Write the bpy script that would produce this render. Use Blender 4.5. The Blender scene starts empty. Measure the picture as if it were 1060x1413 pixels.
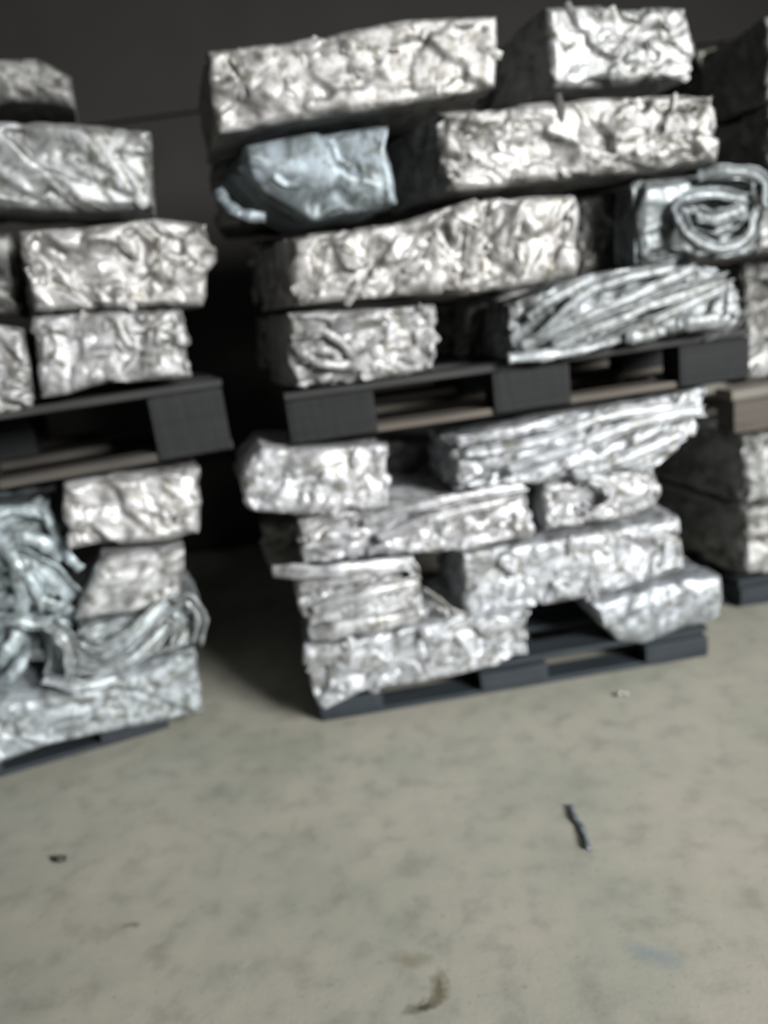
import bpy, math, random
import numpy as np
from mathutils import Vector, Matrix

scene = bpy.context.scene
col = scene.collection
R = math.radians

# ------------------------------------------------------------------ camera
CAM_H, PITCH, ROLL, FPX = 1.25, 15.0, 7.5, 1060.0
cam_d = bpy.data.cameras.new('camera'); cam = bpy.data.objects.new('camera', cam_d); col.objects.link(cam)
p, r = R(PITCH), R(ROLL)
Fw = Vector((0, math.cos(p), -math.sin(p))); Rt = Vector((1, 0, 0)); Up = Rt.cross(Fw)
R2 = Rt * math.cos(r) - Up * math.sin(r); U2 = Up * math.cos(r) + Rt * math.sin(r)
M = Matrix((R2, U2, -Fw)).transposed().to_4x4(); M.translation = Vector((0, 0, CAM_H))
cam.matrix_world = M
cam_d.sensor_fit = 'VERTICAL'; cam_d.sensor_height = 24.0; cam_d.lens = 24.0 * FPX / 1413.0
cam_d.clip_start = .02; cam_d.clip_end = 50
cam_d.dof.use_dof = True; cam_d.dof.focus_distance = 1.15; cam_d.dof.aperture_fstop = 0.95   # the phone focused short: everything is soft
scene.camera = cam

# ------------------------------------------------------------------ light
scene.view_settings.view_transform = 'Standard'; scene.view_settings.look = 'None'
scene.view_settings.exposure = 0.0; scene.view_settings.gamma = 1.0
w = bpy.data.worlds.new('hall_air'); scene.world = w; w.use_nodes = True
w.node_tree.nodes['Background'].inputs[0].default_value = (.80, .86, 1, 1)
w.node_tree.nodes['Background'].inputs[1].default_value = 0.02
def area(name, loc, target, sx, sy, power, color, spread=180):
    d = bpy.data.lights.new(name, 'AREA'); d.shape = 'RECTANGLE'; d.size = sx; d.size_y = sy; d.energy = power; d.color = color; d.spread = R(spread)
    o = bpy.data.objects.new(name, d); col.objects.link(o); o.location = loc
    o.rotation_euler = (Vector(target) - Vector(loc)).to_track_quat('-Z', 'Y').to_euler(); return o
area('doorway_daylight', (5.1, -3.8, 3.5), (-.35, 2.75, .25), 2.6, 2.5, 205, (1, 1, 1), 60)       # the open gate behind the photographer
area('roof_light', (0.3, -.4, 4.4), (.3, 1.8, 0), 2.0, 1.4, 6, (.93, .97, 1))

FRAMES = {'C': (-0.281, 2.183, 5.5), 'L': (-0.756, 2.235, 17.0), 'R': (1.286, 2.627, 6.0)}
BALES = [
  {'st': 'C', 'top': [(-0.011, 1.925), (0.202, 1.929), (0.505, 1.953), (0.754, 1.945)], 'bot': [(-0.019, 1.724), (0.21, 1.736), (0.48, 1.744), (0.734, 1.759)], 'left': [], 'right': [], 'd': 0.0, 'depth': 0.42, 'style': 'foil', 'label': 'long crushed aluminium bale at the very top left of the middle stack', 'group': 'aluminium bales on the upper pallet of the middle stack', 'tint': (0.95, 0.935, 0.915), 'ang': -8, 'skew': 9, 'sup': None, 'amp': 0.65, 'strips': []},
  {'st': 'C', 'top': [(0.88, 1.948), (1.07, 1.943), (1.271, 1.916)], 'bot': [(0.881, 1.745), (1.08, 1.737), (1.271, 1.73)], 'left': [], 'right': [(1.294, 1.802)], 'd': 0.0, 'depth': 0.42, 'style': 'foil', 'label': 'short crushed aluminium bale at the very top right of the middle stack', 'group': 'aluminium bales on the upper pallet of the middle stack', 'tint': (0.82, 0.84, 0.84), 'ang': -35, 'skew': 8, 'sup': None, 'amp': 0.8, 'strips': []},
  {'st': 'C', 'top': [(0.048, 1.7), (0.225, 1.713), (0.442, 1.716)], 'bot': [(0.023, 1.639), (0.082, 1.562), (0.195, 1.487), (0.435, 1.501)], 'left': [], 'right': [(0.426, 1.654), (0.437, 1.581)], 'd': 0.0, 'depth': 0.36, 'style': 'sheet', 'label': 'blue-grey folded sheet aluminium bale with a curved underside, left in the second layer', 'group': 'aluminium bales on the upper pallet of the middle stack', 'tint': (0.66, 0.77, 0.84), 'ang': -38, 'skew': 12, 'sup': None, 'amp': 1.0, 'strips': [{'pts': [(-0.04, -0.02, 1.596), (-0.023, 0.0, 1.555), (0.015, 0.01, 1.524), (0.07, 0.0, 1.512)], 'w': 0.03, 'k': 'flat', 'tw': 0}]},
  {'st': 'C', 'top': [(0.56, 1.721), (0.928, 1.721), (1.339, 1.693)], 'bot': [(0.561, 1.514), (0.915, 1.512), (1.345, 1.508)], 'left': [], 'right': [], 'd': 0.02, 'depth': 0.42, 'style': 'foil', 'label': 'long crushed aluminium bale with bright right end, right in the second layer', 'group': 'aluminium bales on the upper pallet of the middle stack', 'tint': (0.86, 0.85, 0.83), 'ang': -25, 'skew': 14, 'sup': None, 'amp': 1.0, 'strips': []},
  {'st': 'C', 'top': [(0.124, 1.46), (0.443, 1.464), (0.648, 1.5), (0.927, 1.477)], 'bot': [(0.11, 1.273), (0.378, 1.263), (0.623, 1.24), (0.915, 1.251)], 'left': [], 'right': [], 'd': 0.02, 'depth': 0.42, 'style': 'foil', 'label': 'long crushed aluminium bale in the third layer above the short eye-creased bale', 'group': 'aluminium bales on the upper pallet of the middle stack', 'tint': (0.95, 0.935, 0.915), 'ang': 35, 'skew': 14, 'sup': None, 'amp': 1.0, 'strips': []},
  {'st': 'C', 'top': [(1.125, 1.494), (1.299, 1.495), (1.493, 1.478)], 'bot': [(1.124, 1.253), (1.294, 1.253), (1.489, 1.267)], 'left': [], 'right': [], 'd': -0.03, 'depth': 0.18, 'style': 'sheet', 'label': 'grey aluminium bale with looped strips curling on its face, right in the third layer', 'group': 'aluminium bales on the upper pallet of the middle stack', 'tint': (0.62, 0.68, 0.7), 'ang': 10, 'skew': 0, 'sup': None, 'amp': 1.0, 'strips': [{'pts': [(1.292, -0.01, 1.481), (1.379, 0.02, 1.482), (1.483, 0.0, 1.451), (1.498, -0.01, 1.372)], 'w': 0.035, 'k': 'channel', 'tw': 0}, {'pts': [(1.226, -0.02, 1.414), (1.246, 0.02, 1.328), (1.333, 0.02, 1.279), (1.421, 0.02, 1.298), (1.467, 0.0, 1.374)], 'w': 0.035, 'k': 'channel', 'tw': 0}, {'pts': [(1.214, -0.02, 1.386), (1.248, 0.0, 1.428), (1.341, 0.01, 1.43), (1.434, 0.0, 1.407)], 'w': 0.03, 'k': 'channel', 'tw': 0}, {'pts': [(1.28, 0.0, 1.376), (1.334, 0.02, 1.363), (1.406, 0.01, 1.376)], 'w': 0.045, 'k': 'channel', 'tw': 0}, {'pts': [(1.263, -0.01, 1.355), (1.328, 0.01, 1.326), (1.388, 0.01, 1.335), (1.43, 0.0, 1.363)], 'w': 0.025, 'k': 'channel', 'tw': 0}]},
  {'st': 'C', 'top': [(0.089, 1.265), (0.295, 1.25), (0.502, 1.236)], 'bot': [(0.075, 1.049), (0.267, 1.042), (0.485, 1.045)], 'left': [], 'right': [], 'd': 0.02, 'depth': 0.42, 'style': 'foil', 'label': 'short crushed aluminium bale with an eye-shaped crease on the left end of the upper pallet', 'group': 'aluminium bales on the upper pallet of the middle stack', 'tint': (0.94, 0.945, 0.955), 'ang': 15, 'skew': 10, 'sup': 1.046, 'amp': 1.0, 'strips': [{'pts': [(0.089, 0.03, 1.191), (0.166, 0.05, 1.204), (0.224, 0.05, 1.162), (0.257, 0.03, 1.101)], 'w': 0.022, 'k': 'flat', 'tw': 0}, {'pts': [(0.091, 0.03, 1.179), (0.135, 0.05, 1.131), (0.202, 0.05, 1.106), (0.257, 0.03, 1.101)], 'w': 0.026, 'k': 'flat', 'tw': 0}, {'pts': [(0.119, 0.025, 1.151), (0.159, 0.035, 1.154), (0.201, 0.03, 1.137)], 'w': 0.03, 'k': 'tube', 'tw': 0}]},
  {'st': 'C', 'top': [(0.718, 1.209), (0.927, 1.259), (1.145, 1.269), (1.344, 1.237)], 'bot': [(0.695, 1.044), (0.914, 1.04), (1.137, 1.04), (1.414, 1.058)], 'left': [], 'right': [(1.419, 1.158)], 'd': 0.0, 'depth': 0.28, 'style': 'strip', 'label': 'bale of long diagonal aluminium strips on the right end of the upper pallet', 'group': 'aluminium bales on the upper pallet of the middle stack', 'tint': (0.8, 0.85, 0.87), 'ang': 24, 'skew': 0, 'sup': 1.046, 'amp': 1.0, 'strips': [{'pts': [(0.687, 0.03, 1.055), (0.812, 0.04, 1.051), (0.921, 0.04, 1.053), (1.017, 0.03, 1.065)], 'w': 0.035, 'k': 'tube', 'tw': 0}, {'pts': [(1.189, 0.04, 1.088), (1.257, 0.05, 1.087), (1.341, 0.04, 1.085)], 'w': 0.045, 'k': 'tube', 'tw': 0}, {'pts': [(1.039, 0.03, 1.07), (1.092, 0.04, 1.067), (1.15, 0.03, 1.072)], 'w': 0.04, 'k': 'tube', 'tw': 0}, {'pts': [(0.735, 0.02, 1.081), (0.9, 0.05, 1.137), (1.074, 0.05, 1.179), (1.26, 0.03, 1.233)], 'w': 0.03, 'k': 'channel', 'tw': 0}, {'pts': [(0.821, 0.02, 1.074), (0.986, 0.05, 1.134), (1.156, 0.06, 1.173), (1.348, 0.03, 1.196)], 'w': 0.04, 'k': 'channel', 'tw': 0}, {'pts': [(0.791, 0.02, 1.104), (0.908, 0.04, 1.2), (1.017, 0.04, 1.236), (1.2, 0.02, 1.253)], 'w': 0.03, 'k': 'channel', 'tw': 0}, {'pts': [(0.763, 0.02, 1.159), (0.827, 0.03, 1.2), (0.958, 0.03, 1.246)], 'w': 0.03, 'k': 'channel', 'tw': 0}, {'pts': [(1.018, 0.02, 1.081), (1.137, 0.05, 1.115), (1.292, 0.05, 1.162), (1.37, 0.03, 1.183)], 'w': 0.03, 'k': 'channel', 'tw': 0}, {'pts': [(1.33, 0.0, 1.054), (1.341, 0.04, 1.115), (1.359, 0.03, 1.175)], 'w': 0.025, 'k': 'channel', 'tw': 0}, {'pts': [(1.295, 0.0, 1.027), (1.367, 0.04, 1.06), (1.407, 0.02, 1.097)], 'w': 0.022, 'k': 'channel', 'tw': 0}]},
  {'st': 'C', 'top': [(1.028, 1.497), (1.191, 1.501), (1.332, 1.492)], 'bot': [(1.013, 1.251), (1.18, 1.248), (1.325, 1.253)], 'left': [], 'right': [], 'd': -0.22, 'depth': 0.3, 'style': 'foil', 'label': 'dark recessed bale in the gap left of the looped strips', 'group': 'aluminium bales on the upper pallet of the middle stack', 'tint': (0.55, 0.55, 0.53), 'ang': 20, 'skew': 0, 'sup': None, 'amp': 1.0, 'strips': []},  # recessed and rear bales: tint darkened to paint in the shade of the gaps
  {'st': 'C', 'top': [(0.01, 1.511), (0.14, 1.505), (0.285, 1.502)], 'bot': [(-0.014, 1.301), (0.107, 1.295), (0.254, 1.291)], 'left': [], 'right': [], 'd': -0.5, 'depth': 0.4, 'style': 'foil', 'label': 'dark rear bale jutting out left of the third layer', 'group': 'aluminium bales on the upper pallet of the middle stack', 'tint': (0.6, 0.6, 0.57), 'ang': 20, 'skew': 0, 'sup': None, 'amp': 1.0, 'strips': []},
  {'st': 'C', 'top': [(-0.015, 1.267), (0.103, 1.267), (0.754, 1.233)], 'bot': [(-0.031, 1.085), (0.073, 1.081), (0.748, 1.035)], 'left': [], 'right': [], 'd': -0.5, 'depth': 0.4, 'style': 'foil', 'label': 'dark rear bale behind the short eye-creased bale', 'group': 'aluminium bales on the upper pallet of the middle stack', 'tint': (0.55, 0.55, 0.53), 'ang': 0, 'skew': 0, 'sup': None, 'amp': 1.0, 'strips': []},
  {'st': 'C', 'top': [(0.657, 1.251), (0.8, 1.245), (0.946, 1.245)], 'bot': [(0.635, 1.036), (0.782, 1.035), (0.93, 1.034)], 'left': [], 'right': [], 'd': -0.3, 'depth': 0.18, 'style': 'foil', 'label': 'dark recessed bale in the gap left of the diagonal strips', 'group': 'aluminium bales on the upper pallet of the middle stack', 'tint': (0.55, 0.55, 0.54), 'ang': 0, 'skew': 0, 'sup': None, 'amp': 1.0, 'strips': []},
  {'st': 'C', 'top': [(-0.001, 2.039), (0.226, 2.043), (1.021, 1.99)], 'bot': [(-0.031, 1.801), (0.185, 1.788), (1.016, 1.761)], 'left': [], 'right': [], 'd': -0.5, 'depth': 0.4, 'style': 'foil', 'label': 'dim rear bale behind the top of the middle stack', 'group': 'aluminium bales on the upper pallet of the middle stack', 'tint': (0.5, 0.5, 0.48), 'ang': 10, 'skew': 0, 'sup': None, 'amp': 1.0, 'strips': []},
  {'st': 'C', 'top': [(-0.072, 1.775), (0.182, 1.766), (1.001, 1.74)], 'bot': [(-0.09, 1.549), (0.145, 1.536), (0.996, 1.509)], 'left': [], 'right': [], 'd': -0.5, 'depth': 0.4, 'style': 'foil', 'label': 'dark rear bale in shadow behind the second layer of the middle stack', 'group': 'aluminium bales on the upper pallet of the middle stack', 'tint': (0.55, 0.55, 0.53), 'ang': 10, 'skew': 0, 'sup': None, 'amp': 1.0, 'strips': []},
  {'st': 'C', 'top': [(1.705, 2.001), (1.845, 2.003), (2.186, 1.997)], 'bot': [(1.77, 1.718), (1.929, 1.707), (2.193, 1.706)], 'left': [], 'right': [], 'd': -0.75, 'depth': 0.45, 'style': 'foil', 'label': 'dim olive bale far behind the right end of the second layer', 'group': 'aluminium bales in the right stack', 'tint': (0.5, 0.5, 0.42), 'ang': 50, 'skew': 0, 'sup': None, 'amp': 1.0, 'strips': []},  # back-row bales here: shade painted in through a darker tint
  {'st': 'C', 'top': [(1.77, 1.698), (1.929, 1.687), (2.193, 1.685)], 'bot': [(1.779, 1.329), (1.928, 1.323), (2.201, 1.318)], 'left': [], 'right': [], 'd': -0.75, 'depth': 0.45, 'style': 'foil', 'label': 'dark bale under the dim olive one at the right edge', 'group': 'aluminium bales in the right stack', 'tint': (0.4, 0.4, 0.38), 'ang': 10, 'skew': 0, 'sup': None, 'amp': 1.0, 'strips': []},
  {'st': 'C', 'top': [(-0.092, 0.872), (-0.037, 0.913), (0.118, 0.886), (0.32, 0.868)], 'bot': [(-0.103, 0.729), (0.006, 0.699), (0.129, 0.674), (0.299, 0.669)], 'left': [(-0.115, 0.791)], 'right': [], 'd': 0.05, 'depth': 0.42, 'style': 'foil', 'label': 'crumpled aluminium bale sticking out left under the left block of the upper pallet', 'group': 'aluminium bales on the lower pallet of the middle stack', 'tint': (1.241, 1.257, 1.308), 'ang': 20, 'skew': 6, 'sup': None, 'amp': 1.0, 'strips': []},  # lower-pallet bales: tint lifted to paint in light that reaches them weakly
  {'st': 'C', 'top': [(0.495, 0.839), (0.803, 0.873), (1.116, 0.878), (1.31, 0.894)], 'bot': [(0.492, 0.686), (0.743, 0.669), (0.97, 0.661), (1.119, 0.66)], 'left': [], 'right': [(1.25, 0.753)], 'd': 0.03, 'depth': 0.42, 'style': 'strip', 'label': 'bale of long slanting strips under the right half of the upper pallet', 'group': 'aluminium bales on the lower pallet of the middle stack', 'tint': (1.214, 1.264, 1.329), 'ang': 16, 'skew': 0, 'sup': None, 'amp': 1.0, 'strips': [{'pts': [(0.53, 0.05, 0.809), (0.742, 0.07, 0.821), (0.937, 0.08, 0.86), (1.168, 0.06, 0.856)], 'w': 0.03, 'k': 'channel', 'tw': 0}, {'pts': [(0.654, 0.05, 0.736), (0.867, 0.08, 0.785), (1.045, 0.08, 0.823), (1.257, 0.06, 0.826)], 'w': 0.035, 'k': 'channel', 'tw': 0}, {'pts': [(0.85, 0.05, 0.695), (1.0, 0.07, 0.72), (1.188, 0.06, 0.767)], 'w': 0.04, 'k': 'channel', 'tw': 0}, {'pts': [(0.512, 0.05, 0.84), (0.657, 0.07, 0.847), (0.813, 0.06, 0.854)], 'w': 0.03, 'k': 'channel', 'tw': 0}]},
  {'st': 'C', 'top': [(0.022, 0.687), (0.305, 0.698), (0.521, 0.677), (0.728, 0.672)], 'bot': [(0.01, 0.532), (0.239, 0.52), (0.503, 0.498), (0.725, 0.498)], 'left': [], 'right': [], 'd': 0.03, 'depth': 0.42, 'style': 'strip', 'label': 'flattened bale of pressed strips on the lower pallet, left of the narrow black slot', 'group': 'aluminium bales on the lower pallet of the middle stack', 'tint': (1.241, 1.257, 1.308), 'ang': 13, 'skew': 0, 'sup': None, 'amp': 1.0, 'strips': [{'pts': [(-0.064, 0.04, 0.548), (0.065, 0.08, 0.539), (0.191, 0.08, 0.526), (0.34, 0.05, 0.505)], 'w': 0.045, 'k': 'tube', 'tw': 0}, {'pts': [(0.21, 0.05, 0.648), (0.381, 0.08, 0.676), (0.556, 0.07, 0.681), (0.706, 0.05, 0.675)], 'w': 0.028, 'k': 'channel', 'tw': 0}, {'pts': [(0.246, 0.05, 0.591), (0.42, 0.08, 0.644), (0.643, 0.06, 0.652)], 'w': 0.03, 'k': 'channel', 'tw': 0}]},
  {'st': 'C', 'top': [(0.774, 0.676), (0.952, 0.68), (1.132, 0.675)], 'bot': [(0.767, 0.512), (0.943, 0.515), (1.136, 0.522)], 'left': [], 'right': [], 'd': 0.02, 'depth': 0.42, 'style': 'foil', 'label': 'short bale with a looped ring pressed in its face, beside the narrow black slot', 'group': 'aluminium bales on the lower pallet of the middle stack', 'tint': (1.241, 1.257, 1.308), 'ang': -20, 'skew': 0, 'sup': None, 'amp': 1.0, 'strips': [{'pts': [(0.874, 0.04, 0.651), (0.901, 0.06, 0.678), (0.95, 0.065, 0.653), (0.952, 0.065, 0.604), (0.907, 0.06, 0.582), (0.871, 0.04, 0.602)], 'w': 0.022, 'k': 'channel', 'tw': 0}, {'pts': [(0.949, 0.04, 0.575), (0.977, 0.06, 0.621), (0.972, 0.05, 0.656)], 'w': 0.018, 'k': 'channel', 'tw': 0}]},
  {'st': 'C', 'top': [(-0.024, 0.505), (0.15, 0.516), (0.351, 0.513)], 'bot': [(0.008, 0.293), (0.185, 0.284), (0.372, 0.307)], 'left': [], 'right': [(0.367, 0.418)], 'd': 0.04, 'depth': 0.42, 'style': 'strip', 'label': 'bale of bent profiles on the lower pallet, left of the loose twisted strips', 'group': 'aluminium bales on the lower pallet of the middle stack', 'tint': (1.254, 1.277, 1.302), 'ang': 12, 'skew': 0, 'sup': None, 'amp': 1.0, 'strips': [{'pts': [(0.015, 0.06, 0.343), (0.124, 0.1, 0.363), (0.254, 0.09, 0.359), (0.332, 0.07, 0.36)], 'w': 0.06, 'k': 'tube', 'tw': 0}, {'pts': [(0.025, 0.06, 0.411), (0.179, 0.1, 0.454), (0.351, 0.08, 0.458)], 'w': 0.032, 'k': 'channel', 'tw': 0}, {'pts': [(-0.002, 0.05, 0.486), (0.144, 0.09, 0.502), (0.319, 0.07, 0.506), (0.345, 0.06, 0.452)], 'w': 0.03, 'k': 'channel', 'tw': 0}]},
  {'st': 'C', 'top': [(0.501, 0.5), (0.733, 0.494), (1.012, 0.495), (1.202, 0.506)], 'bot': [(0.485, 0.293), (0.693, 0.275), (0.954, 0.278), (1.216, 0.321)], 'left': [], 'right': [], 'd': 0.02, 'depth': 0.42, 'style': 'foil', 'label': 'long crumpled aluminium bale bridging the dark hole at the right of the lower pallet', 'group': 'aluminium bales on the lower pallet of the middle stack', 'tint': (1.228, 1.277, 1.343), 'ang': 30, 'skew': 0, 'sup': None, 'amp': 1.0, 'strips': []},
  {'st': 'C', 'top': [(-0.017, 0.307), (0.251, 0.3), (0.477, 0.311), (0.692, 0.291)], 'bot': [(0.014, 0.072), (0.137, 0.112), (0.41, 0.104), (0.673, 0.133)], 'left': [(-0.022, 0.187)], 'right': [], 'd': 0.06, 'depth': 0.42, 'style': 'foil', 'label': 'long aluminium bale sagging over the front left corner of the lowest middle pallet', 'group': 'aluminium bales on the lower pallet of the middle stack', 'tint': (1.228, 1.277, 1.343), 'ang': 20, 'skew': 0, 'sup': 0.115, 'amp': 1.0, 'strips': []},
  {'st': 'C', 'top': [(0.896, 0.263), (1.045, 0.275), (1.215, 0.295), (1.337, 0.279)], 'bot': [(0.911, 0.19), (0.979, 0.107), (1.061, 0.081), (1.34, 0.127)], 'left': [], 'right': [], 'd': 0.03, 'depth': 0.36, 'style': 'sheet', 'label': 'smooth blue-grey bale with curved underside at the right end of the lowest middle pallet', 'group': 'aluminium bales on the lower pallet of the middle stack', 'tint': (0.95, 1.024, 1.096), 'ang': 30, 'skew': 0, 'sup': 0.1, 'amp': 0.6, 'strips': []},
  {'st': 'C', 'top': [(-0.115, 0.593), (-0.006, 0.591), (0.166, 0.573)], 'bot': [(-0.105, 0.413), (-0.035, 0.412), (0.141, 0.398)], 'left': [], 'right': [], 'd': -0.35, 'depth': 0.35, 'style': 'foil', 'label': 'dark rear bale under the crumpled bale that sticks out left', 'group': 'aluminium bales on the lower pallet of the middle stack', 'tint': (0.6, 0.59, 0.56), 'ang': 0, 'skew': 0, 'sup': None, 'amp': 1.0, 'strips': []},  # rear bales below the pallet: tint darkened to stand for shade
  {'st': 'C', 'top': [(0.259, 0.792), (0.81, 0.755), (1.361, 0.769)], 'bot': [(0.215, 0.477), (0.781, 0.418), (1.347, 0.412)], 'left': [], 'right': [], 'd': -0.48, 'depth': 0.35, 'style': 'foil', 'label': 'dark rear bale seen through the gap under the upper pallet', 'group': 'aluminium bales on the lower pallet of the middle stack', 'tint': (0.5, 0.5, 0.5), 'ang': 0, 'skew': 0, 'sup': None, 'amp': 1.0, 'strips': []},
  {'st': 'L', 'top': [(-0.213, 2.032), (-0.096, 2.058), (0.019, 2.058), (0.101, 2.007)], 'bot': [(-0.239, 1.927), (-0.106, 1.936), (-0.009, 1.935), (0.093, 1.911)], 'left': [], 'right': [], 'd': -0.25, 'depth': 0.4, 'style': 'sheet', 'label': 'dim rounded bale on the very top of the left stack', 'group': 'aluminium bales on the upper pallet of the left stack', 'tint': (0.62, 0.62, 0.6), 'ang': -30, 'skew': 0, 'sup': None, 'amp': 0.5, 'strips': []},
  {'st': 'L', 'top': [(-0.214, 1.845), (0.007, 1.831), (0.149, 1.813), (0.274, 1.792)], 'bot': [(-0.266, 1.635), (-0.044, 1.603), (0.101, 1.586), (0.244, 1.586)], 'left': [], 'right': [], 'd': 0.0, 'depth': 0.4, 'style': 'sheet', 'label': 'smooth folded aluminium bale below the dim rounded one on the left stack', 'group': 'aluminium bales on the upper pallet of the left stack', 'tint': (0.86, 0.89, 0.89), 'ang': -38, 'skew': -4, 'sup': None, 'amp': 1.0, 'strips': []},
  {'st': 'L', 'top': [(-0.117, 1.562), (0.058, 1.558), (0.231, 1.565), (0.378, 1.537)], 'bot': [(-0.131, 1.344), (0.01, 1.338), (0.163, 1.323), (0.327, 1.307)], 'left': [], 'right': [(0.392, 1.459), (0.355, 1.393)], 'd': 0.02, 'depth': 0.4, 'style': 'foil', 'label': 'crumpled aluminium bale of the left stack, upper of the two with a ragged bright face', 'group': 'aluminium bales on the upper pallet of the left stack', 'tint': (0.95, 0.935, 0.915), 'ang': -35, 'skew': 2, 'sup': None, 'amp': 1.0, 'strips': []},
  {'st': 'L', 'top': [(-0.136, 1.343), (0.01, 1.338), (0.144, 1.326), (0.271, 1.315)], 'bot': [(-0.161, 1.116), (-0.097, 1.113), (-0.016, 1.129), (0.258, 1.113)], 'left': [], 'right': [], 'd': 0.01, 'depth': 0.4, 'style': 'foil', 'label': 'crumpled aluminium bale sitting on the upper pallet of the left stack under the ragged one', 'group': 'aluminium bales on the upper pallet of the left stack', 'tint': (0.94, 0.945, 0.955), 'ang': 20, 'skew': 2, 'sup': 1.1, 'amp': 1.0, 'strips': []},
  {'st': 'L', 'top': [(-0.409, 1.386), (-0.28, 1.351), (-0.163, 1.314)], 'bot': [(-0.494, 1.057), (-0.348, 1.071), (-0.184, 1.096)], 'left': [], 'right': [], 'd': 0.02, 'depth': 0.4, 'style': 'foil', 'label': 'aluminium bale cut by the left edge on the upper left pallet', 'group': 'aluminium bales on the upper pallet of the left stack', 'tint': (0.94, 0.945, 0.955), 'ang': -20, 'skew': 0, 'sup': 1.1, 'amp': 1.0, 'strips': []},
  {'st': 'L', 'top': [(-0.373, 1.603), (-0.248, 1.596), (-0.15, 1.583)], 'bot': [(-0.424, 1.405), (-0.3, 1.382), (-0.174, 1.346)], 'left': [], 'right': [], 'd': -0.15, 'depth': 0.3, 'style': 'foil', 'label': 'dark recessed bale at the left edge beside the ragged bale', 'group': 'aluminium bales on the upper pallet of the left stack', 'tint': (0.55, 0.55, 0.53), 'ang': -20, 'skew': 0, 'sup': None, 'amp': 1.0, 'strips': []},  # recess shade painted into this darker tint
  {'st': 'L', 'top': [(-0.161, 0.875), (-0.009, 0.876), (0.111, 0.857), (0.234, 0.852)], 'bot': [(-0.186, 0.671), (-0.054, 0.659), (0.068, 0.641), (0.193, 0.636)], 'left': [], 'right': [], 'd': 0.02, 'depth': 0.4, 'style': 'sheet', 'label': 'aluminium bale directly under the right block of the upper left pallet', 'group': 'aluminium bales on the lower pallet of the left stack', 'tint': (1.228, 1.224, 1.233), 'ang': -55, 'skew': 0, 'sup': None, 'amp': 1.0, 'strips': []},  # lower left bales: brighter tint stands in for missing light
  {'st': 'L', 'top': [(-0.105, 0.638), (0.003, 0.631), (0.142, 0.609)], 'bot': [(-0.224, 0.448), (-0.083, 0.421), (0.094, 0.429)], 'left': [], 'right': [], 'd': 0.0, 'depth': 0.4, 'style': 'sheet', 'label': 'tilted aluminium bale with a smooth flat front in the middle of the lower left pile', 'group': 'aluminium bales on the lower pallet of the left stack', 'tint': (1.214, 1.237, 1.247), 'ang': 28, 'skew': 0, 'sup': None, 'amp': 0.6, 'strips': []},
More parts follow.
